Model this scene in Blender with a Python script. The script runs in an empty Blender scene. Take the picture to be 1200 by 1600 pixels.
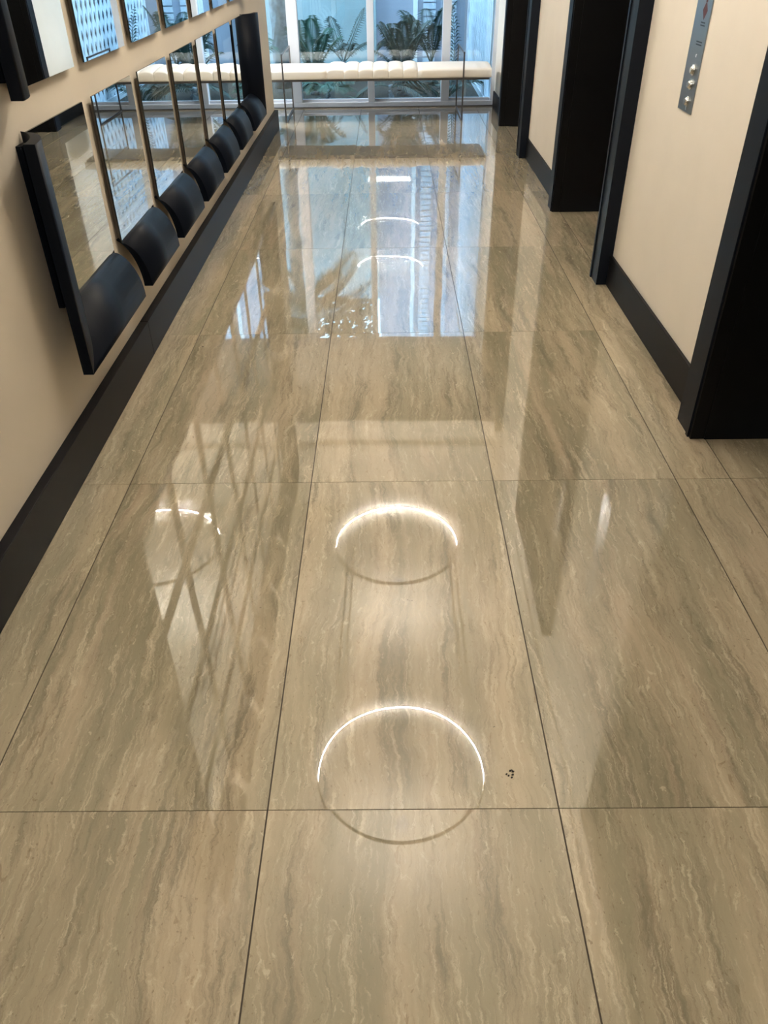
import bpy, bmesh, math, random
from mathutils import Vector, Matrix, noise
random.seed(7)
C = bpy.context.scene.collection
PI = math.pi
sc = bpy.context.scene

# ------------------------------------------------------------------ helpers
def link(name, bm, mats, parent=None, smooth=False, bevel=0.0, seg=2):
    me = bpy.data.meshes.new(name)
    bmesh.ops.recalc_face_normals(bm, faces=bm.faces)
    bm.to_mesh(me); bm.free()
    if not isinstance(mats, (list, tuple)): mats = [mats]
    for m in mats: me.materials.append(m)
    o = bpy.data.objects.new(name, me); C.objects.link(o)
    if parent: o.parent = parent
    if smooth:
        for p in me.polygons: p.use_smooth = True
    if bevel:
        b = o.modifiers.new('bevel', 'BEVEL'); b.width = bevel; b.segments = seg
        b.limit_method = 'ANGLE'; b.angle_limit = math.radians(40)
    return o
def tag(o, label, cat, group=None, kind=None):
    if label: o['label'] = label
    if cat: o['category'] = cat
    if group: o['group'] = group
    if kind: o['kind'] = kind
    return o
def struct(o, label=None):
    o['kind'] = 'structure'
    if label: o['label'] = label
    return o
def empty(name, loc=(0, 0, 0), rz=0):
    o = bpy.data.objects.new(name, None); C.objects.link(o)
    o.location = loc; o.rotation_euler = (0, 0, rz); o.empty_display_size = .1
    return o
def box(bm, x0, x1, y0, y1, z0, z1):
    v = [bm.verts.new(p) for p in ((x0,y0,z0),(x1,y0,z0),(x1,y1,z0),(x0,y1,z0),(x0,y0,z1),(x1,y0,z1),(x1,y1,z1),(x0,y1,z1))]
    for f in ((0,3,2,1),(4,5,6,7),(0,1,5,4),(1,2,6,5),(2,3,7,6),(3,0,4,7)): bm.faces.new([v[i] for i in f])
def mkbox(name, dims, mat, parent=None, bevel=0.0):
    bm = bmesh.new(); box(bm, *dims); return link(name, bm, mat, parent, bevel=bevel)
def tube(bm, pts, rads, n=8, cap=True):
    rings = []
    for i, p in enumerate(pts):
        p = Vector(p)
        d = (Vector(pts[min(i+1, len(pts)-1)]) - Vector(pts[max(i-1, 0)])).normalized()
        a = d.cross(Vector((0, 0, 1)))
        if a.length < 1e-3: a = d.cross(Vector((1, 0, 0)))
        a.normalize(); b = d.cross(a)
        r = rads[i] if isinstance(rads, (list, tuple)) else rads
        rings.append([bm.verts.new(p + a*math.cos(2*PI*k/n)*r + b*math.sin(2*PI*k/n)*r) for k in range(n)])
    for A, B in zip(rings, rings[1:]):
        for k in range(n): bm.faces.new((A[k], A[(k+1) % n], B[(k+1) % n], B[k]))
    if cap:
        bm.faces.new(rings[0]); bm.faces.new(rings[-1])
def disc(bm, c, axis, r, h, n=24, r2=None):
    """short cylinder from c along axis"""
    c = Vector(c); ax = Vector(axis).normalized()
    tube(bm, [c, c+ax*h], [r, r if r2 is None else r2], n)

# ------------------------------------------------------------------ materials
def nt(name):
    m = bpy.data.materials.new(name); m.use_nodes = True
    t = m.node_tree; b = t.nodes['Principled BSDF']; return m, t, b
def N(t, kind, **kw):
    n = t.nodes.new(kind)
    for k, v in kw.items():
        if k in n.inputs: n.inputs[k].default_value = v
        else: setattr(n, k, v)
    return n
def flat(name, col, rough=.5, metal=0., spec=.5, ior=1.5, noise_amt=0.0, nscale=8., bump=0., bscale=200.):
    m, t, b = nt(name)
    b.inputs['Base Color'].default_value = (*col, 1); b.inputs['Roughness'].default_value = rough
    b.inputs['Metallic'].default_value = metal; b.inputs['Specular IOR Level'].default_value = spec; b.inputs['IOR'].default_value = ior
    co = N(t, 'ShaderNodeTexCoord')
    if noise_amt:
        n = N(t, 'ShaderNodeTexNoise', Scale=nscale, Detail=6.); t.links.new(co.outputs['Object'], n.inputs['Vector'])
        r = N(t, 'ShaderNodeMapRange'); r.inputs['From Min'].default_value = .3; r.inputs['From Max'].default_value = .7
        r.inputs['To Min'].default_value = 1-noise_amt; r.inputs['To Max'].default_value = 1+noise_amt
        t.links.new(n.outputs['Fac'], r.inputs['Value'])
        mx = N(t, 'ShaderNodeVectorMath', operation='SCALE'); mx.inputs[0].default_value = col
        t.links.new(r.outputs[0], mx.inputs['Scale']); t.links.new(mx.outputs[0], b.inputs['Base Color'])
    if bump:
        n = N(t, 'ShaderNodeTexNoise', Scale=bscale, Detail=3.); t.links.new(co.outputs['Object'], n.inputs['Vector'])
        bp = N(t, 'ShaderNodeBump', Strength=bump, Distance=.001); t.links.new(n.outputs['Fac'], bp.inputs['Height'])
        t.links.new(bp.outputs[0], b.inputs['Normal'])
    return m
def emis(name, col, s):
    m, t, b = nt(name); b.inputs['Base Color'].default_value = (0, 0, 0, 1)
    b.inputs['Emission Color'].default_value = (*col, 1); b.inputs['Emission Strength'].default_value = s; return m

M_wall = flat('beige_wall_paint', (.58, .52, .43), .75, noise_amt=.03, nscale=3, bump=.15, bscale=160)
M_wallR = flat('brightened_right_wall', (.87, .82, .745), .65, noise_amt=.02, nscale=5, bump=.1, bscale=90)  # paler base colour stands in for stronger light on the right wall
M_ceil = flat('ceiling_paint', (.90, .87, .81), .8)
M_blk = flat('black_satin_lacquer', (.004, .006, .011), .42, spec=.5, ior=1.16, bump=.05, bscale=120)
M_base = flat('dark_baseboard_paint', (.009, .009, .011), .42, spec=.5, ior=1.2, bump=.04)
M_trim = flat('dark_metal_trim', (.009, .012, .019), .4, spec=.5, ior=1.2)
M_door = flat('black_elevator_door', (.004, .004, .005), .4, spec=.2)
M_lining = flat('black_reveal_lining', (.003, .003, .0035), .5, spec=.2)
M_mir = flat('mirror_silver', (.86, .90, .90), 0.0, 1.0)
M_medge = flat('mirror_dark_edge', (.02, .025, .025), .25)
M_back = flat('mirror_backing', (.16, .13, .10), .7)
M_alu = flat('white_painted_aluminium', (.62, .66, .74), .45)
M_steel = flat('brushed_steel', (.30, .33, .36), .30, 1.0, bump=.05, bscale=300)
M_chrome = flat('polished_steel', (.75, .75, .74), .12, 1.0)
M_dsteel = flat('bronze_steel', (.16, .16, .17), .3, .9)
M_leather = flat('white_leather', (.90, .86, .81), .48, bump=.25, bscale=140)
M_concrete = flat('pale_stucco', (.40, .48, .51), .85, noise_amt=.16, nscale=2.2, bump=.5, bscale=30)
M_concrete2 = flat('grey_stucco', (.36, .46, .49), .85, noise_amt=.12, nscale=3.0)
M_lattice = flat('white_screen_paint', (.62, .70, .80), .55)
M_soil = flat('garden_soil', (.035, .03, .025), .95, noise_amt=.4, nscale=30, bump=.8, bscale=30)
M_leafd = flat('dark_palm_leaf', (.016, .046, .036), .45, noise_amt=.4, nscale=9)
M_leaf = flat('green_palm_leaf', (.035, .105, .072), .45, noise_amt=.4, nscale=9)
M_leafp = flat('pale_strap_leaf', (.36, .50, .38), .5, noise_amt=.3, nscale=20)
M_trunk = flat('palm_trunk_bark', (.19, .21, .23), .9, noise_amt=.3, nscale=14, bump=.8, bscale=25)
M_dirt = flat('dark_crumb', (.012, .009, .007), .9)
M_grout = flat('brown_grout', (.045, .034, .022), .8)
M_engr = flat('engraved_dark', (.02, .03, .035), .5)
M_red = emis('red_indicator', (.7, .14, .10), .10)
M_hoop = flat('bronze_hoop', (.16, .14, .12), .5)
M_led = emis('warm_led', (1.0, .915, .79), 1380.)
M_fill_panel = emis('fill_panel_diffuser', (1.0, .93, .82), 16.)
M_fill_drum = emis('fill_drum_diffuser', (1.0, .96, .91), 105.)
M_ledgap = flat('led_strip_tape', (.8, .74, .65), .5)
M_house = flat('neighbour_siding', (.38, .42, .52), .7)

# stone floor ------------------------------------------------------
def stone():
    m, t, b = nt('travertine_tile')
    L = t.links.new
    co = N(t, 'ShaderNodeTexCoord'); at = N(t, 'ShaderNodeAttribute', attribute_name='tile_seed')
    off = N(t, 'ShaderNodeVectorMath', operation='SCALE'); off.inputs['Scale'].default_value = 37.
    L(at.outputs['Vector'], off.inputs[0])
    add = N(t, 'ShaderNodeVectorMath', operation='ADD'); L(co.outputs['Object'], add.inputs[0]); L(off.outputs[0], add.inputs[1])
    # gentle wander of the veins
    w = N(t, 'ShaderNodeTexNoise', Scale=1.3, Detail=3., Roughness=.55); L(add.outputs[0], w.inputs['Vector'])
    ws = N(t, 'ShaderNodeVectorMath', operation='SUBTRACT'); L(w.outputs['Color'], ws.inputs[0]); ws.inputs[1].default_value = (.5, .5, .5)
    wm = N(t, 'ShaderNodeVectorMath', operation='MULTIPLY'); L(ws.outputs[0], wm.inputs[0]); wm.inputs[1].default_value = (.15, 0, 0)
    w2 = N(t, 'ShaderNodeTexNoise', Scale=17., Detail=7., Roughness=.72); L(add.outputs[0], w2.inputs['Vector'])
    ws2 = N(t, 'ShaderNodeVectorMath', operation='SUBTRACT'); L(w2.outputs['Color'], ws2.inputs[0]); ws2.inputs[1].default_value = (.5, .5, .5)
    wm2 = N(t, 'ShaderNodeVectorMath', operation='MULTIPLY'); L(ws2.outputs[0], wm2.inputs[0]); wm2.inputs[1].default_value = (.040, .02, 0)
    a2 = N(t, 'ShaderNodeVectorMath', operation='ADD'); L(add.outputs[0], a2.inputs[0]); L(wm.outputs[0], a2.inputs[1])
    a3 = N(t, 'ShaderNodeVectorMath', operation='ADD'); L(a2.outputs[0], a3.inputs[0]); L(wm2.outputs[0], a3.inputs[1])
    def band(sx, sy, scale, detail, rough, lo, hi, src=a3, dist=0.):
        mp = N(t, 'ShaderNodeMapping'); mp.inputs['Scale'].default_value = (sx, sy, 1); L(src.outputs[0], mp.inputs['Vector'])
        n = N(t, 'ShaderNodeTexNoise', Scale=scale, Detail=detail, Roughness=rough, Distortion=dist); L(mp.outputs[0], n.inputs['Vector'])
        r = N(t, 'ShaderNodeMapRange'); r.interpolation_type = 'SMOOTHSTEP'
        r.inputs['From Min'].default_value = lo; r.inputs['From Max'].default_value = hi
        L(n.outputs['Fac'], r.inputs['Value']); return r.outputs[0]
    def mix(fac, a, c, k=1.):
        mx = N(t, 'ShaderNodeMix', data_type='RGBA'); 
        f = N(t, 'ShaderNodeMath', operation='MULTIPLY'); L(fac, f.inputs[0]); f.inputs[1].default_value = k
        L(f.outputs[0], mx.inputs['Factor'])
        if isinstance(a, tuple): mx.inputs['A'].default_value = (*a, 1)
        else: L(a, mx.inputs['A'])
        mx.inputs['B'].default_value = (*c, 1)
        return mx.outputs['Result']
    base = mix(band(7, .8, 1.0, 6, .62, .36, .64), (.285, .262, .190), (.415, .355, .262))
    c = mix(band(3.2, .5, 1.0, 3, .5, .50, .68, dist=.4), base, (.235, .218, .155), .75)   # broad olive zones
    c = mix(band(15, 1.2, 1.0, 8, .78, .49, .66), c, (.180, .160, .116), .85)              # dark olive streaks
    c = mix(band(8, .7, 1.0, 5, .62, .54, .72, dist=.6), c, (.47, .385, .290), .60)        # pinkish bands
    c = mix(band(34, 2.2, 1.0, 8, .82, .52, .67, dist=.35), c, (.56, .495, .375), .68)      # pale threads
    c = mix(band(52, 3.2, 1.0, 8, .82, .55, .69), c, (.16, .135, .092), .55)                 # fine dark threads
    c = mix(band(95, 3.0, 1.0, 5, .8, .50, .68), c, (.19, .165, .12), .42)                 # hair-fine striation
    c = mix(band(110, 7., 1.0, 4, .8, .54, .70), c, (.56, .50, .39), .45)
    # small blotches and pits
    bl = band(42, 13, 1.0, 5, .7, .60, .68, dist=1.6); c = mix(bl, c, (.55, .49, .37), .55)
    bl2 = band(48, 18, 1.0, 4, .65, .63, .70, src=add, dist=1.2); c = mix(bl2, c, (.20, .155, .10), .55)
    pt = band(150, 90, 1.0, 2, .5, .68, .74, src=add); c = mix(pt, c, (.16, .12, .08), .5)
    # tile-to-tile tone
    sx = N(t, 'ShaderNodeSeparateXYZ'); L(at.outputs['Vector'], sx.inputs[0])
    tr = N(t, 'ShaderNodeMapRange'); tr.inputs['To Min'].default_value = .93; tr.inputs['To Max'].default_value = 1.10; L(sx.outputs['Z'], tr.inputs['Value'])
    wv = N(t, 'ShaderNodeVectorMath', operation='MULTIPLY'); L(c, wv.inputs[0]); wv.inputs[1].default_value = (1.03, 1.0, .96)
    sc_ = N(t, 'ShaderNodeVectorMath', operation='SCALE'); L(wv.outputs[0], sc_.inputs[0]); L(tr.outputs[0], sc_.inputs['Scale'])
    L(sc_.outputs[0], b.inputs['Base Color'])
    b.inputs['Roughness'].default_value = .075
    b.inputs['Specular IOR Level'].default_value = .07
    b.inputs['Coat Weight'].default_value = 1.; b.inputs['Coat Roughness'].default_value = 0.; b.inputs['Coat IOR'].default_value = 1.58
    # polished slabs never lie perfectly in one plane
    g = N(t, 'ShaderNodeNewGeometry')
    tl = N(t, 'ShaderNodeAttribute', attribute_name='tile_tilt')
    n3 = N(t, 'ShaderNodeTexNoise', Scale=2.6, Detail=1.); L(add.outputs[0], n3.inputs['Vector'])
    s3 = N(t, 'ShaderNodeVectorMath', operation='SUBTRACT'); L(n3.outputs['Color'], s3.inputs[0]); s3.inputs[1].default_value = (.5, .5, .5)
    m3 = N(t, 'ShaderNodeVectorMath', operation='MULTIPLY'); L(s3.outputs[0], m3.inputs[0]); m3.inputs[1].default_value = (.006, .005, 0)
    n4 = N(t, 'ShaderNodeTexNoise', Scale=11., Detail=1.); L(add.outputs[0], n4.inputs['Vector'])
    s4 = N(t, 'ShaderNodeVectorMath', operation='SUBTRACT'); L(n4.outputs['Color'], s4.inputs[0]); s4.inputs[1].default_value = (.5, .5, .5)
    m4 = N(t, 'ShaderNodeVectorMath', operation='MULTIPLY'); L(s4.outputs[0], m4.inputs[0]); m4.inputs[1].default_value = (.0008, .0006, 0)
    q1 = N(t, 'ShaderNodeVectorMath', operation='ADD'); L(g.outputs['Normal'], q1.inputs[0]); L(tl.outputs['Vector'], q1.inputs[1])
    q2 = N(t, 'ShaderNodeVectorMath', operation='ADD'); L(q1.outputs[0], q2.inputs[0]); L(m3.outputs[0], q2.inputs[1])
    q2b = N(t, 'ShaderNodeVectorMath', operation='ADD'); L(q2.outputs[0], q2b.inputs[0]); L(m4.outputs[0], q2b.inputs[1])
    q3 = N(t, 'ShaderNodeVectorMath', operation='NORMALIZE'); L(q2b.outputs[0], q3.inputs[0])
    L(q3.outputs[0], b.inputs['Normal']); L(q3.outputs[0], b.inputs['Coat Normal'])
    return m
M_stone = stone()

def glass_mat(name, tint, r=.0):
    m, t, b = nt(name); t.nodes.remove(b)
    out = t.nodes['Material Output']
    tr = N(t, 'ShaderNodeBsdfTransparent'); tr.inputs['Color'].default_value = (*tint, 1)
    gl = N(t, 'ShaderNodeBsdfGlossy'); gl.inputs['Roughness'].default_value = r
    fr = N(t, 'ShaderNodeFresnel', IOR=1.95)
    mx = N(t, 'ShaderNodeMixShader')
    t.links.new(fr.outputs[0], mx.inputs[0]); t.links.new(tr.outputs[0], mx.inputs[1]); t.links.new(gl.outputs[0], mx.inputs[2])
    t.links.new(mx.outputs[0], out.inputs['Surface']); return m
M_glass = glass_mat('window_glass', (.87, .965, .975))

# ------------------------------------------------------------------ layout constants
XL, XLB = -1.065, -1.03        # left wall face, left baseboard face
XR, XRB, XC = 1.150, 1.135, 1.085   # right wall, baseboard, casing face
YW = 9.32                      # window plane
ZC, ZS = 3.85, 2.76            # ceiling, far soffit
T = .6096; JX, JY = -.26156, .93782
YB = -5.0                      # back of the lobby
REC = 1.66                     # elevator door plane
PITCH = 2.882                  # elevator bay spacing
bays = [2.43 - 1.22 - PITCH, 2.43 - 1.22, 2.43 - 1.22 + PITCH, 2.43 - 1.22 + 2*PITCH]     # near edge of openings
OW, CW = 1.215, .135

# ---- floor
bm = bmesh.new()
seed = bm.faces.layers.float_vector.new('tile_seed') if hasattr(bm.faces.layers, 'float_vector') else None
tilt = bm.faces.layers.float_vector.new('tile_tilt')
g = .0017
rs = random.Random(11)
for i in range(-6, 4):
    for j in range(-6, 8):
        x0, x1 = JX + i*T, JX + (i+1)*T; y0, y1 = JY + j*2*T, JY + (j+1)*2*T
        if i < -2 and y1 < 7.5: continue
        if i == 2: x1 = 1.141
        if i == 3: x0 = 1.141
        x0c, x1c = max(x0, -4.2), min(x1, 1.75)
        y1c = min(y1, YW - .04)
        if x1c <= x0c or y1c <= y0: continue
        fs = []
        ga = g*.55
        v = [bm.verts.new(p) for p in ((x0c+g, y0+ga, 0), (x1c-g, y0+ga, 0), (x1c-g, y1c-ga, 0), (x0c+g, y1c-ga, 0))]
        vb = [bm.verts.new(p.co - Vector((0, 0, .008))) for p in v]
        fs.append(bm.faces.new(v))
        for k in range(4): fs.append(bm.faces.new((v[k], vb[k], vb[(k+1) % 4], v[(k+1) % 4])))
        sd = Vector((rs.random(), rs.random(), rs.random()))
        tl = Vector((rs.uniform(-.0016, .0016), rs.uniform(-.0012, .0012), 0))
        if (i, j) == (0, -1): tl = Vector((.0003, -.0068, 0)); sd.z = .35
        if (i, j) == (0, 0): tl = Vector((0, 0, 0)); sd.z = .6
        if j == -1 and i != 0: sd.z = .2
        for f in fs: f[seed] = sd; f[tilt] = tl
# grout bed
v = [bm.verts.new(p) for p in ((-4.2, YB, -.0015), (1.75, YB, -.0015), (1.75, YW-.04, -.0015), (-4.2, YW-.04, -.0015))]
f = bm.faces.new(v); f.material_index = 1; f[seed] = Vector((0, 0, 0)); f[tilt] = Vector((0, 0, 0))
struct(link('floor', bm, [M_stone, M_grout]), 'polished travertine tile floor')

# ---- left wall and its baseboard (two lengths)
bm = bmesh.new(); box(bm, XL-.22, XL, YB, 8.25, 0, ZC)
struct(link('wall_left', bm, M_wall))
for nm, a, b_ in (('baseboard_left', YB, 3.166), ('baseboard_left', 3.168, 8.25)):
    struct(mkbox(nm, (XL, XLB, a, b_, 0.001, .155), M_base, bevel=.002))
# far-left lounge shell; its side glazing is added out of view for daylight
bm = bmesh.new()
for y in (7.02, 8.16, 9.30): box(bm, -4.3, -4.2, y-.05, y+.05, 0, ZS)
box(bm, -4.3, -4.2, 7.0, 9.35, 0, .07); box(bm, -4.3, -4.2, 7.0, 9.35, ZS-.08, ZS)
wl = struct(link('added_window', bm, M_alu), 'unseen glazing added to let side daylight into the lounge')
for a_, b_ in ((7.06, 8.12), (8.20, 9.26)): mkbox('pane', (-4.253, -4.247, a_, b_, .065, ZS-.075), M_glass, wl)
struct(mkbox('wall_lounge', (-4.2, XL-.22, 6.9, 7.0, 0, ZS+.2), M_wall))
struct(mkbox('wall_back', (XL-.22, 1.9, YB-.1, YB, 0, ZC), M_wall))

# ---- right wall segments with elevator bays between
segs = []
prev = YB
for b0 in bays:
    segs.append((prev, b0)); prev = b0 + OW
segs.append((prev, YW+.02))
for a, b_ in segs:
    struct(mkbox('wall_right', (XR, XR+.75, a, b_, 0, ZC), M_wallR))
    a2 = a + (CW if a > YB else 0); b2 = b_ - (CW if b_ < YW else .10)
    struct(mkbox('baseboard_right', (XRB, XR, a2, b2, .001, .152), M_base, bevel=.002))
DH = 2.45
for k, b0 in enumerate(bays):
    struct(mkbox('wall_header', (XR, XR+.75, b0, b0+OW, DH, ZC), M_wallR))
    # two door leaves, a jamb-and-casing frame
    bm = bmesh.new()
    box(bm, REC, REC+.04, b0, b0+OW/2-.003, .008, DH); box(bm, REC+.01, REC+.05, b0+OW/2+.003, b0+OW, .008, DH)
    d = struct(link('door_%d' % (k+1), bm, M_door, bevel=.002), 'black elevator door set back in a dark lined recess')
    bm = bmesh.new()
    for s, y in ((-1, b0), (1, b0+OW)):
        o_, i_ = (y - CW, y) if s < 0 else (y, y + CW)
        yo = y + s*CW
        # flat casing on the wall, raised rib at the reveal, deep jamb lining
        box(bm, XC, XR, min(y, yo), max(y, yo), 0.0005, DH+.13)
        box(bm, XC-.006, XC, min(y, y+s*.022), max(y, y+s*.022), 0.0005, DH+.022)
    box(bm, XC, XR, b0-CW, b0+OW+CW, DH, DH+.13)
    link('door_frame', bm, M_trim, d, bevel=.0015)
    bm = bmesh.new()
    for s, y in ((-1, b0), (1, b0+OW)):
        box(bm, XC+.001, REC-.002, min(y, y-s*.014), max(y, y-s*.014), 0.0005, DH)
        box(bm, XC+.05, REC-.1, min(y-s*.014, y-s*.018), max(y-s*.014, y-s*.018), 0.0005, DH)
    box(bm, XC+.001, REC-.002, b0+.014, b0+OW-.014, DH-.014, DH)
    link('jamb_lining', bm, M_lining, d)

# ---- ceiling: high panel over the elevator lobby, lower soffit towards the window
RR = .56; ZL = 3.04
ring_y = [3.15, 5.61]
RX = .06
bm = bmesh.new()
box(bm, XL-.22, 1.9, YB-.1, 7.366, ZC, ZC+.1)
struct(link('ceiling', bm, M_ceil))
bm = bmesh.new()
box(bm, XL-.22, 1.9, 7.366, YW+.12, ZS, ZC+.1)
box(bm, -4.3, XL-.22, 6.9, YW+.12, ZS, ZC+.1)
struct(link('ceiling', bm, M_ceil))
# shallow rectangular reveal line framing the middle light
bm = bmesh.new()
for x in (-.47, -.41, .61, .67):
    box(bm, x, x+.018, 4.5, 7.3, ZC-.004, ZC+.001)
box(bm, -.47, .688, 7.3, 7.316, ZC-.004, ZC+.001); box(bm, -.41, .628, 7.23, 7.246, ZC-.004, ZC+.001)
bm2 = bm
# keep the lines out of the round recess
kill = []
o = link('trim_1', bm, flat('ceiling_reveal', (.30, .27, .23), .8))
struct(o, 'thin double reveal line in the ceiling around the second ring light')

# ---- ring lights
names = ['hanging hoop of warm light beads, mirrored largest in the near floor tiles', 'hanging hoop of warm light beads, mirrored smaller beyond the largest one']
def make_ring():
    r = empty('ring_light')
    bm = bmesh.new(); n = 250
    R0, z0, z1 = RR-.0062, -.005, .005
    for k in range(n):
        for part, (f0, f1) in enumerate(((0, .55), (.55, 1.))):
            a0 = 2*PI*(k+f0)/n; a1 = 2*PI*(k+f1)/n
            v = [bm.verts.new((R0*math.cos(a), R0*math.sin(a), z)) for a, z in ((a0, z0), (a1, z0), (a1, z1), (a0, z1))]
            f = bm.faces.new(v); f.material_index = part
    link('led_strip', bm, [M_led, M_ledgap], r)
    # slim hoop that carries the strip on its inner face
    bm = bmesh.new(); n = 96; ch = []
    prof = [(RR-.0055, -.014), (RR+.004, -.014), (RR+.004, .014), (RR-.0055, .014)]
    for k in range(n):
        a = 2*PI*k/n; ch.append([bm.verts.new((p[0]*math.cos(a), p[0]*math.sin(a), p[1])) for p in prof])
    for k in range(n):
        A, B = ch[k], ch[(k+1) % n]
        for q in range(4): bm.faces.new((A[q], A[(q+1) % 4], B[(q+1) % 4], B[q]))
    link('hoop', bm, M_hoop, r)
    for k in range(3):
        a = 2*PI*k/3 + .52; bm = bmesh.new(); tube(bm, [(RR*math.cos(a), RR*math.sin(a), .013), (RR*math.cos(a), RR*math.sin(a), ZC-ZL)], .0012, 6)
        disc(bm, (RR*math.cos(a), RR*math.sin(a), ZC-ZL-.006), (0, 0, 1), .012, .006, 12)
        link('cable', bm, M_alu, r)
    return r
ring0 = make_ring()
for k, yc in enumerate(ring_y):
    if k == 0: r = ring0
    else:
        r = ring0.copy(); C.objects.link(r)
        for ch in list(ring0.children):
            c = ch.copy(); C.objects.link(c); c.parent = r
    r.location = (RX, yc, ZL)
    tag(r, names[k], 'ceiling light', 'ring lights hanging from the ceiling')
# sprinklers between the rings
for k, yc in enumerate((6.0, 3.2)):
    bm = bmesh.new(); disc(bm, (0.07, yc, ZC-.006), (0, 0, 1), .06, .006, 24); tube(bm, [(.07, yc, ZC-.006), (.07, yc, ZC-.03)], [.01, .006], 10)
    tag(link('sprinkler', bm, M_alu), ['round ceiling sprinkler between the two reflected ring lights', 'round ceiling sprinkler nearer than the first reflected ring light'][k], 'sprinkler', 'ceiling sprinklers')

# glowing panel added behind the camera to brighten the near lobby
e = empty('added_fill_panel', (.06, -.30, 3.03)); tag(e, 'flat rectangular fill light added behind the viewpoint, mirrored faintly in the window glass', 'ceiling light')
mkbox('housing', (-.5, .5, -.25, .25, .004, .045), M_alu, e, bevel=.003)
mkbox('diffuser', (-.49, .49, -.24, .24, 0, .004), M_fill_panel, e)
for x in (-.42, .42):
    bm = bmesh.new(); tube(bm, [(x, 0, .045), (x, 0, ZC-3.03)], .002, 6); link('cable', bm, M_alu, e)
# out-of-view fill lamp added to brighten the bench top and far wall
e = empty('added_fill_drum', (-1.95, 8.93, ZS)); tag(e, 'round fill lamp added out of view, left of the bench', 'ceiling light')
bm = bmesh.new(); disc(bm, (0, 0, -.09), (0, 0, 1), .32, .09, 48); link('housing', bm, M_alu, e)
bm = bmesh.new(); disc(bm, (0, 0, -.094), (0, 0, 1), .31, .004, 48); link('diffuser', bm, M_fill_drum, e)
# ------------------------------------------------------------------ mirror tiles
XM = -1.040
MY0, MW, MP = 2.458, .515, .6265
MZ0, MH, MZP = .513, .515, .620
NS = 14
def shell_profile():
    return [(.172*(1-math.cos(k/NS*PI/2)), .087*math.sin(k/NS*PI/2)**1.22) for k in range(NS+1)]
def shell(name, parent, side, ya, yb, za, zb, m0, m1):
    """side: 'b','t','l','r'. m0/m1: mitre at the low/high end of the run"""
    outer = shell_profile()
    D, X = outer[-1]
    inner = []
    for d, x in outer:                    # constant 2 cm wall toward the back/inside
        a = math.acos(max(-1, 1-d/D))
        inner.append((d - .014*math.cos(a), max(x - .033, -.022)))
    prof = outer + inner[::-1]
    bm = bmesh.new(); A = []; B = []
    for d, x in prof:
        dm = max(d, 0)
        if side in 'bt':
            z = za - d if side == 'b' else zb + d
            A.append(bm.verts.new((XM+x, ya - (dm if m0 else 0), z))); B.append(bm.verts.new((XM+x, yb + (dm if m1 else 0), z)))
        else:
            y = ya - d if side == 'l' else yb + d
            A.append(bm.verts.new((XM+x, y, za - (dm if m0 else 0)))); B.append(bm.verts.new((XM+x, y, zb + (dm if m1 else 0))))
    n = len(prof)
    for k in range(n): bm.faces.new((A[k], A[(k+1) % n], B[(k+1) % n], B[k]))
    bm.faces.new(A); bm.faces.new(B)
    o = link(name, bm, M_blk, parent)
    for i, p in enumerate(o.data.polygons):
        p.use_smooth = (i < NS or (NS+1 <= i < 2*NS+1))
    return o
col_txt = ['nearest column', 'second column', 'third column', 'middle column', 'fifth column', 'sixth column', 'farthest column']
row_txt = ['lowest row', 'second row up', 'third row up', 'top row']
for r in range(4):
    for c in range(7):
        ya = MY0 + c*MP; yb = ya + MW; za = MZ0 + r*MZP; zb = za + MH
        e = empty('mirror_tile', (XM, ya, za))
        def rel(o):
            o.data.transform(Matrix.Translation((-XM, -ya, -za))); return o
        edge = c in (0, 6) or r in (0, 3)
        desc = 'mirror tile with curved black frame edge' if edge else 'plain square mirror tile'
        tag(e, '%s, %s, %s' % (desc, row_txt[r], col_txt[c]), 'mirror', 'square mirror tiles on the left wall')
        bm = bmesh.new(); box(bm, XM-.006, XM, ya, yb, za, zb)
        for f in bm.faces:
            if f.normal.length == 0: f.normal_update()
        bm.normal_update()
        for f in bm.faces:
            if f.normal.x < .9: f.material_index = 1
        rel(link('mirror_glass', bm, [M_mir, M_medge], e))
        bm = bmesh.new(); box(bm, XL+.0005, XM-.006, ya+(.025 if c else -.042), yb-(.025 if c < 6 else -.042), za+(.025 if r else .002), zb-(.03 if r < 3 else .002))
        rel(link('backing', bm, M_blk if c in (0, 6) else M_back, e))
        if r == 0: rel(shell('frame_edge', e, 'b', ya, yb, za, zb, c == 0, c == 6))
        if r == 3: rel(shell('frame_edge', e, 't', ya, yb, za, zb, c == 0, c == 6))
        if c == 0: rel(shell('frame_edge', e, 'l', ya, yb, za, zb, r == 0, r == 3))
        if c == 6: rel(shell('frame_edge', e, 'r', ya, yb, za, zb, r == 0, r == 3))

# ------------------------------------------------------------------ elevator call panel
e = empty('call_panel', (XR, 3.32, .92))
tag(e, 'narrow brushed steel elevator call panel on the right wall', 'call panel')
def mk(o): o.data.transform(Matrix.Translation((-XR, -3.32, -.92))); return o
bm = bmesh.new(); box(bm, XR-.004, XR, 3.242, 3.400, .917, 1.62)
mk(link('face_plate', bm, M_steel, e, bevel=.0008))
for z in (1.056, 1.008, .952):
    bm = bmesh.new()
    disc(bm, (XR-.004, 3.302, z+.002), (-1, 0, 0), .0185, .004, 28)
    b_ = mk(link('button', bm, M_chrome, e, bevel=.001))
    bm = bmesh.new()
    disc(bm, (XR-.008, 3.302, z+.002), (-1, 0, 0), .0145, .008, 28, .011)
    mk(link('button_cap', bm, M_chrome, b_, bevel=.002))
for z in (1.105, .9585-.028):
    bm = bmesh.new(); disc(bm, (XR-.004, 3.300, z), (-1, 0, 0), .0055, .002, 14); mk(link('screw', bm, M_chrome, e))
bm = bmesh.new()
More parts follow.
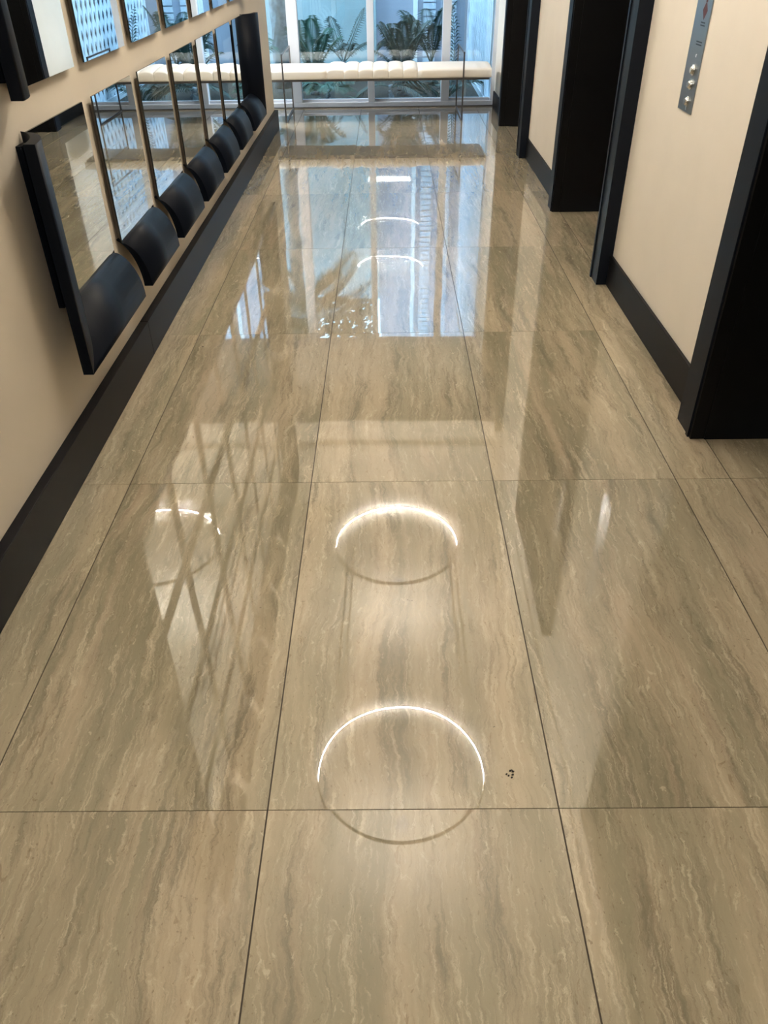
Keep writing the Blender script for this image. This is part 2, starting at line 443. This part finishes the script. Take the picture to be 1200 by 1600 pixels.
for z, w in ((1.137, .030), (1.197, .022), (1.083, .02)):
    if z < 1.1: continue
    bm = bmesh.new()
    for q in range(2): box(bm, XR-.0045, XR-.0039, 3.30-w, 3.30+w, z+q*.009, z+.004+q*.009)
    mk(link('engraving', bm, M_engr, e))
bm = bmesh.new()
v = [bm.verts.new(p) for p in ((XR-.0046, 3.325, 1.245), (XR-.0046, 3.30, 1.275), (XR-.0046, 3.275, 1.245), (XR-.0046, 3.30, 1.215))]; bm.faces.new(v)
box(bm, XR-.0047, XR-.0039, 3.292, 3.308, 1.27, 1.31)
mk(link('indicator', bm, M_red, e))['label'] = 'dim red indicator'

# ------------------------------------------------------------------ window wall
WX = [-3.6, -1.95, -.945, -.1525, .629, 1.15]
MWD = [.11, .11, .11, .071, .084, .05]
# lower rail and head are one frame, each bay of glass one window
bm = bmesh.new()
box(bm, -4.2, 1.15, YW-.03, YW+.07, 0, .052); box(bm, -4.2, 1.15, YW-.03, YW+.07, ZS-.09, ZS)
for x, w in zip(WX, MWD):
    if x > 1.1: box(bm, x-.035, x, YW-.03, YW+.07, .052, ZS-.09)
    else: box(bm, x-w/2, x+w/2, YW-.03, YW+.07, .052, ZS-.09)
box(bm, -4.2, 1.11, YW+.0, YW+.055, .052, .078)
fr = struct(link('window_frame', bm, M_alu, bevel=.003)); fr.name = 'window_1'
fr['label'] = 'white painted aluminium window frame'
for k in range(5):
    xa_, xb_ = WX[k]+MWD[k]/2, WX[k+1]-(MWD[k+1]/2 if k < 4 else .035)
    p = mkbox('pane', (xa_-.004, xb_+.004, YW+.025, YW+.031, .07, ZS-.085), M_glass, fr)
struct(mkbox('trim_2', (-4.2, 1.15, YW-.05, YW-.031, 0.0005, .012), M_dsteel), 'dark threshold strip below the window')

# ------------------------------------------------------------------ bench
BY0, BY1 = 8.57, 9.16
e = empty('bench', (-.115, 8.86, 0))
tag(e, 'long white leather bench with channel tufted middle and steel loop legs', 'bench')
def rb(o): o.data.transform(Matrix.Translation((.115, -8.86, 0))); return o
def cushion(x0, x1, top, puff, front_puff, name):
    """padded slab between x0 and x1: rounded top edges"""
    bm = bmesh.new(); nx, ny = 14, 12
    grid = []
    zb = .362
    prof = [(BY0+.012, zb), (BY0+.002, zb+.012), (BY0, zb+.04), (BY0, top-.016), (BY0+.004, top-.006), (BY0+.016, top)]
    for k in range(1, ny): prof.append((BY0+.016+(BY1-.03-BY0-.016)*k/ny, top + .016*math.sin(PI*k/ny)))
    prof += [(BY1-.03, top), (BY1-.008, top-.012), (BY1, top-.03), (BY1, zb+.04), (BY1-.002, zb+.012), (BY1-.012, zb)]
    for i in range(nx+1):
        u = i/nx; x = x0+(x1-x0)*u
        bulge = (1-abs(2*u-1)**3.0)
        row = []
        for y, z in prof:
            tz = z
            if z > top-.02: tz = z - puff*(1-bulge)
            yy = y
            if y <= BY0+.01: yy = y + front_puff*(1-bulge)
            row.append(bm.verts.new((x, yy, tz)))
        grid.append(row)
    for i in range(nx):
        for j in range(len(prof)):
            j2 = (j+1) % len(prof); bm.faces.new((grid[i][j], grid[i+1][j], grid[i+1][j2], grid[i][j2]))
    bm.faces.new(grid[0]); bm.faces.new(grid[-1])
    return rb(link(name, bm, M_leather, e, smooth=True))
ch = [-.571, -.404, -.2615, -.119, .0294, .1717, .314]
cushion(-1.262, ch[0], .440, .004, .0, 'seat_cushion')
cushion(ch[-1], 1.028, .440, .004, .0, 'seat_cushion')
for a, b_ in zip(ch, ch[1:]): cushion(a, b_, .452, .016, .003, 'tufted_channel')
bm = bmesh.new(); box(bm, -1.24, 1.01, BY0+.02, BY1-.02, .342, .362); rb(link('seat_board', bm, M_dsteel, e, bevel=.002))
for x in (-.985, .748):
    bm = bmesh.new(); w = .007; th = .016
    y0, y1 = 8.475, 9.235
    zt = .59
    def bar(a0, a1, b0, b1): box(bm, x-w, x+w, a0, a1, b0, b1)
    bar(y0, y0+th, 0.0005, zt); bar(y1-th, y1, 0.0005, zt); bar(y0+th, y1-th, 0.0005, th); bar(y0+th, y1-th, zt-th, zt)
    bar(y0+th, y1-th, .326, .342)
    rb(link('leg', bm, M_dsteel, e, bevel=.0015))['label'] = 'rectangular flat steel loop leg'

# ------------------------------------------------------------------ outside
struct(mkbox('ground', (-6, 4, YW+.075, 14, -.3, -.06), M_soil), 'planting bed outside the window')
bm = bmesh.new(); box(bm, -6, -.66, 12.5, 12.7, -.3, 3.30)
w1 = link('garden_wall', bm, M_concrete); tag(w1, 'pale stucco garden wall behind the palms, left of the joint', 'wall')
bm = bmesh.new(); box(bm, -.655, -.12, 12.46, 12.7, -.3, 3.35)
w1 = link('garden_wall', bm, M_concrete2); tag(w1, 'grey-blue stucco wall behind the palms, right of the joint', 'wall')
# neighbouring building: body, bright door slit, louvred window
e = empty('neighbour_building', (1.8, 12.6, 0)); tag(e, 'pale blue building beyond the garden with white trim and shutters', 'building')
def mb(o): o.data.transform(Matrix.Translation((-1.8, -12.6, 0))); return o
mb(mkbox('wall', (-.119, 4, 12.56, 12.9, -.3, 5.6), M_house, e))
mb(mkbox('corner_trim', (.385, .445, 12.52, 12.57, -.3, 4.6), flat('white_trim_paint', (.92, .94, .96), .5), e))
for x0 in (.52, .80):
    bm = bmesh.new()
    for k in range(60): box(bm, x0, x0+.17, 12.53, 12.55, -.2+k*.08, -.135+k*.08)
    mb(link('shutter', bm, M_lattice, e))
# diagonal lattice screen running out from the right end of the window
e = empty('lattice_screen', (1.10, 10.6, -.06)); tag(e, 'white diagonal lattice screen outside at the right end of the window', 'screen')
Y0, Y1, Z0, Z1 = 9.46, 12.3, -.06, 3.4
def clipseg(y, z, dy, dz):
    t0, t1 = -10, 10
    for p, d, lo, hi in ((y, dy, Y0, Y1), (z, dz, Z0, Z1)):
        a, b_ = (lo-p)/d, (hi-p)/d
        if a > b_: a, b_ = b_, a
        t0, t1 = max(t0, a), min(t1, b_)
    return t0, t1
def ms(o): o.data.transform(Matrix.Translation((-1.10, -10.6, .06))); return o
for s, nm, xo in ((1, 'lattice_slats', 0), (-1, 'lattice_slats', .010)):
    bm = bmesh.new()
    for k in range(-40, 60):
        yb_ = Y0 + k*.155
        t0, t1 = clipseg(yb_, 0, 1*s, 1.75)
        if t1 - t0 < .03: continue
        p0 = Vector((1.12+xo, yb_+s*t0, 1.75*t0)); p1 = Vector((1.12+xo, yb_+s*t1, 1.75*t1))
        d = (p1-p0).normalized(); nn = Vector((0, -d.z, d.y))*.031
        ex = Vector((.010, 0, 0))
        v = [bm.verts.new(q) for q in (p0-nn, p0+nn, p1+nn, p1-nn)]; v2 = [bm.verts.new(q.co+ex) for q in v]
        bm.faces.new(v); bm.faces.new(v2[::-1])
        for q in range(4): bm.faces.new((v[q], v2[q], v2[(q+1) % 4], v[(q+1) % 4]))
    ms(link(nm, bm, M_lattice, e))
bm = bmesh.new(); box(bm, 1.105, 1.15, Y0-.03, Y0+.03, Z0, Z1); box(bm, 1.105, 1.15, Y1-.03, Y1+.03, Z0, Z1)
box(bm, 1.105, 1.15, Y0, Y1, Z1, Z1+.05); box(bm, 1.105, 1.15, Y0, Y1, Z0, Z0+.06)
ms(link('post', bm, M_lattice, e))
w1 = mkbox('side_wall', (1.5, 1.7, YW+.1, 12.5, -.3, 3.6), flat('dark_blue_wall', (.06, .09, .13), .9, noise_amt=.5, nscale=5)); w1.name = 'side_wall'  # dark mottled blue surface seen through the lattice holes
tag(w1, 'dark blue wall behind the white lattice screen', 'wall')

# plants
def frond(bm, base, az, length, rise, droop, nleaf=22, wl=.26, width=.008, lift=.25, curl=0.):
    """one pinnate palm frond: arching rachis with two rows of blades"""
    pts = []; n = 16
    d = Vector((math.cos(az), math.sin(az), 0)); sd = Vector((-d.y, d.x, 0))
    for i in range(n+1):
        u = i/n
        pts.append(Vector(base) + d*length*(u*math.cos(rise)) + Vector((0, 0, 1))*length*(u*math.sin(rise) - droop*u*u) + sd*curl*u*u)
    tube(bm, pts, [.007*(1-.8*i/n) + .0012 for i in range(n+1)], 5)
    for i in range(nleaf):
        u = .14 + .86*i/(nleaf-1); f = u*n; k = min(int(f), n-1); p = pts[k].lerp(pts[k+1], f-k)
        tg = (pts[k+1]-pts[k]).normalized()
        ll = wl*(math.sin(PI*min(1, u*.93+.06))**.6)*random.uniform(.85, 1.1)
        for s in (-1, 1):
            out = (sd*s*1.0 + tg*.75 + Vector((0, 0, lift))).normalized()
            tip = p + out*ll + Vector((0, 0, -.42*ll))
            mid = p + out*ll*.5 + Vector((0, 0, -.02*ll))
            nn = out.cross(tg); nn = nn.normalized() if nn.length > 1e-4 else Vector((0, 0, 1))
            wv = nn.cross(out).normalized()*width
            up = nn*.0012
            a = bm.verts.new(p); b1 = bm.verts.new(mid+wv+up*2); b2 = bm.verts.new(mid-wv+up*2); b3 = bm.verts.new(mid-up*3); cc = bm.verts.new(tip)
            bm.faces.new((a, b1, b3)); bm.faces.new((a, b3, b2)); bm.faces.new((b1, cc, b3)); bm.faces.new((b3, cc, b2))
def palm(name, base, crown_z, fr, mat, label, trunk_r=.05, group=None, ms=1.):
    e = empty(name, base); tag(e, label, 'palm', group)
    b = Vector(base)
    bm = bmesh.new(); n = 7
    tube(bm, [(random.uniform(-.01, .01), random.uniform(-.01, .01), crown_z*i/n) for i in range(n+1)], [trunk_r*(1.15-.3*i/n)*(1+.06*(i % 2)) for i in range(n+1)], 10)
    link('trunk', bm, M_trunk, e, smooth=True)
    for a in fr:
        bm = bmesh.new(); frond(bm, (0, 0, crown_z-.02), *a[:4], **(a[4] if len(a) > 4 else {}))
        link('frond', bm, mat, e)
    return e
R = random.Random(3)
def ringf(n, l, rise, droop, **k):
    return [(2*PI*i/n + R.uniform(-.25, .25), l*R.uniform(.85, 1.12), rise*R.uniform(.8, 1.2), droop*R.uniform(.7, 1.3), dict(k)) for i in range(n)]
G = 'palms in the planting bed'
palm('palm_tree', (-1.30, 11.2, -.06), 2.9, ringf(11, 1.25, .5, .65, wl=.42, width=.02, nleaf=26), M_leafd, 'tall grey-trunked palm at the left end of the window', .10, G)
palm('garden_palm', (-.86, 10.6, -.06), .18, ringf(9, .78, 1.15, .28, wl=.24, nleaf=30, width=.007), M_leaf, 'bushy green palm just right of the tall palm trunk', .05, G)
palm('garden_palm', (-.55, 11.75, -.06), .22, [(.6, .75, 1.1, .1, dict(wl=.2)), (2.2, .7, 1.15, .2, dict(wl=.22)), (.1, .55, .8, .3, dict(wl=.22)), (3.6, .7, .9, .4, dict(wl=.25)), (5., .6, .8, .3, dict(wl=.25))], M_leafd, 'sparse dark palm with one frond curving up beside the wall joint', .04, G)
palm('garden_palm', (.20, 10.5, -.06), .16, ringf(9, .90, 1.25, .27, wl=.24, nleaf=34, width=.007) + [(PI, 1.0, 1.3, .62, dict(wl=.26, nleaf=30, width=.008)), (PI*.9, .80, 1.35, .25, dict(wl=.16, nleaf=30)), (PI*1.1, .75, 1.0, .4, dict(wl=.2, nleaf=28, width=.006))], M_leafd, 'dense dark palm in the middle pane with arching fronds', .06, G)
palm('garden_palm', (.58, 11.35, -.06), .24, ringf(8, .95, 1.2, .36, wl=.24, nleaf=30, width=.007), M_leafd, 'dark palm right of the densest one, near the white trim', .05, G)
palm('garden_palm', (.72, 10.02, -.06), .06, [(.9, 1.0, 1.2, .05, dict(wl=.13, nleaf=24, curl=.25)), (.3, .55, .75, .45, dict(wl=.26)), (2.4, .45, .9, .4, dict(wl=.26)), (4.0, .4, .9, .4, dict(wl=.2)), (5.3, .35, .9, .4, dict(wl=.2))], M_leafd, 'slender palm with one tall frond in the right pane', .035, G)
palm('garden_palm', (.06, 9.80, -.06), .20, [(.25, .62, .35, .55, dict(wl=.30, width=.013, nleaf=22)), (.9, .5, .5, .6, dict(wl=.28)), (2.8, .45, .3, .6, dict(wl=.24)), (5.9, .45, .25, .5, dict(wl=.26))], M_leafd, 'low palm with drooping fronds seen beneath the bench', .03, G)
palm('garden_palm', (-.66, 10.02, -.06), .12, ringf(7, .42, .7, .5, wl=.22), M_leaf, 'low green palm beneath the bench left of the middle mullion', .03, G)
palm('garden_palm', (-1.75, 10.4, -.06), .25, ringf(11, .8, .9, .4, wl=.3), M_leaf, 'green palm outside the window beyond the end of the left wall', .05, G)
# tree canopy over the wall
e = empty('garden_tree', (-1.9, 13.3, -.06)); tag(e, 'leafy tree over the garden wall, seen only in reflections', 'tree')
bm = bmesh.new(); tube(bm, [(0, 0, 0), (.05, 0, 1.6), (.25, 0, 2.8), (.5, 0, 3.4)], [.09, .08, .06, .03], 8); link('trunk', bm, M_trunk, e, smooth=True)
bm = bmesh.new()
for k in range(6400):
    if k < 6400: c = Vector((R.uniform(-3.4, .6) if k % 2 else R.gauss(-.6, 1.0), R.gauss(0, .25), R.uniform(2.95, 5.2)))
    else: c = Vector((R.uniform(.8, 2.2), R.gauss(0, .2), R.uniform(3.1, 4.6)))
    if k % 8 == 0: c = Vector((R.uniform(.85, 1.65), R.gauss(0, .15), R.uniform(3.3, 4.6)))
    if c.x > 1.62: continue
    n_ = Vector((R.uniform(-1, 1), R.uniform(-1, 1), R.uniform(-1, 1))).normalized(); a = n_.cross(Vector((.3, .2, 1))).normalized(); b = n_.cross(a)
    s = R.uniform(.045, .09)*(1.7 if c.x < .9 else 1.25)
    v = [bm.verts.new(c+a*s), bm.verts.new(c+b*s*.45+n_*.006), bm.verts.new(c-a*s), bm.verts.new(c-b*s*.45+n_*.006)]
    bm.faces.new(v)
link('foliage', bm, M_leafd, e)
# strap-leaf plants close to the glass
for (x, y, lab) in ((-.80, 9.72, 'small pale strap-leaf plant by the glass near the left bench leg'), (-.30, 9.80, 'small pale strap-leaf plant by the glass beside the middle mullion')):
    bm = bmesh.new()
    for k in range(22):
        a = 2*PI*k/22 + R.uniform(-.2, .2); l = R.uniform(.12, .24); el = R.uniform(.3, 1.2)
        d = Vector((math.cos(a), math.sin(a), 0)); s_ = Vector((-d.y, d.x, 0))*.007
        pr = None
        for i in range(6):
            u = i/5; p = Vector((0, 0, 0)) + d*l*u*math.cos(el*.7) + Vector((0, 0, l*(u*math.sin(el)-.5*u*u)+.02))
            w_ = s_*(1-u*.95)
            cur = (bm.verts.new(p+w_), bm.verts.new(p-Vector((0, 0, .002))), bm.verts.new(p-w_))
            if pr: bm.faces.new((pr[0], cur[0], cur[1], pr[1])); bm.faces.new((pr[1], cur[1], cur[2], pr[2]))
            pr = cur
    o = link('strap_leaf_plant', bm, M_leafp); o.location = (x, y, -.065); tag(o, lab, 'plant', 'strap-leaf plants by the glass')

# ------------------------------------------------------------------ specks of dirt on the floor
for (x, y, n_, s, lab) in ((.258, 1.019, 7, .0035, 'dark crumbs on the tile right of the large reflected ring'), (.238, 1.149, 3, .0018, 'tiny dark specks just beyond the crumbs by the large ring'),
                     (.049, 1.576, 4, .0022, 'tiny dark specks below the second reflected ring'), (-.831, 3.244, 1, .005, 'small dark speck near the left baseboard joint'),
                     (-1.0, 2.26, 1, .0035, 'dark speck against the left baseboard'), (.327, .996, 1, .0018, 'tiny speck near the right long tile joint')):
    bm = bmesh.new()
    for k in range(n_):
        sp = s*R.uniform(.5, 1.1)
        m_ = Matrix.Translation((R.gauss(0, s*1.8) if n_ > 1 else 0, R.gauss(0, s*1.8) if n_ > 1 else 0, sp*.30)) @ Matrix.Rotation(R.random()*3, 4, 'Z') @ Matrix.Diagonal((sp, sp*.7, sp*.35, 1))
        bmesh.ops.create_icosphere(bm, subdivisions=1, radius=1, matrix=m_)
    o = link('dirt_speck', bm, M_dirt); o.location = (x, y, 0); tag(o, lab, 'dirt')

# ------------------------------------------------------------------ world
w = bpy.data.worlds.new('sky'); sc.world = w; w.use_nodes = True
bg = w.node_tree.nodes['Background']
tc = w.node_tree.nodes.new('ShaderNodeTexCoord'); sp = w.node_tree.nodes.new('ShaderNodeSeparateXYZ')
cr = w.node_tree.nodes.new('ShaderNodeValToRGB')
w.node_tree.links.new(tc.outputs['Generated'], sp.inputs[0]); w.node_tree.links.new(sp.outputs['Z'], cr.inputs[0])
cr.color_ramp.elements[0].color = (.52, .77, 1.0, 1); cr.color_ramp.elements[1].color = (.58, .77, 1.0, 1)
w.node_tree.links.new(cr.outputs[0], bg.inputs['Color']); bg.inputs['Strength'].default_value = 8.5

# ------------------------------------------------------------------ camera
q = dict(f=1214.09, p=.636910, r=-.0145371, y=-.00889339, H=1.468925)
cp, sp_ = math.cos(q['p']), math.sin(q['p'])
F = Vector((0, cp, -sp_)); U = Vector((0, sp_, cp)); X = Vector((1, 0, 0))
c, s = math.cos(q['r']), math.sin(q['r'])
X2 = X*c + U*s; U2 = -X*s + U*c
cy, sy = math.cos(q['y']), math.sin(q['y'])
M = Matrix(((cy, sy, 0), (-sy, cy, 0), (0, 0, 1)))
X2, U2, F = M @ X2, M @ U2, M @ F
cam = bpy.data.cameras.new('camera'); co = bpy.data.objects.new('camera', cam); C.objects.link(co)
cam.sensor_fit = 'VERTICAL'; cam.sensor_height = 32.; cam.lens = q['f']/1600*32.
cam.clip_start = .02
co.matrix_world = Matrix(((X2.x, U2.x, -F.x, 0), (X2.y, U2.y, -F.y, 0), (X2.z, U2.z, -F.z, q['H']), (0, 0, 0, 1)))
sc.camera = co

vs = sc.view_settings
sc.display_settings.display_device = 'sRGB'
vs.view_transform = 'Standard'; vs.look = 'None'; vs.gamma = 1; vs.use_curve_mapping = False
vs.exposure = 0.40
cy_ = sc.cycles
cy_.use_denoising = True
cy_.max_bounces = 10; cy_.diffuse_bounces = 5; cy_.glossy_bounces = 6; cy_.transparent_max_bounces = 12
cy_.blur_glossy = 0.0
cy_.caustics_reflective = False; cy_.caustics_refractive = False
cy_.sample_clamp_indirect = 300.
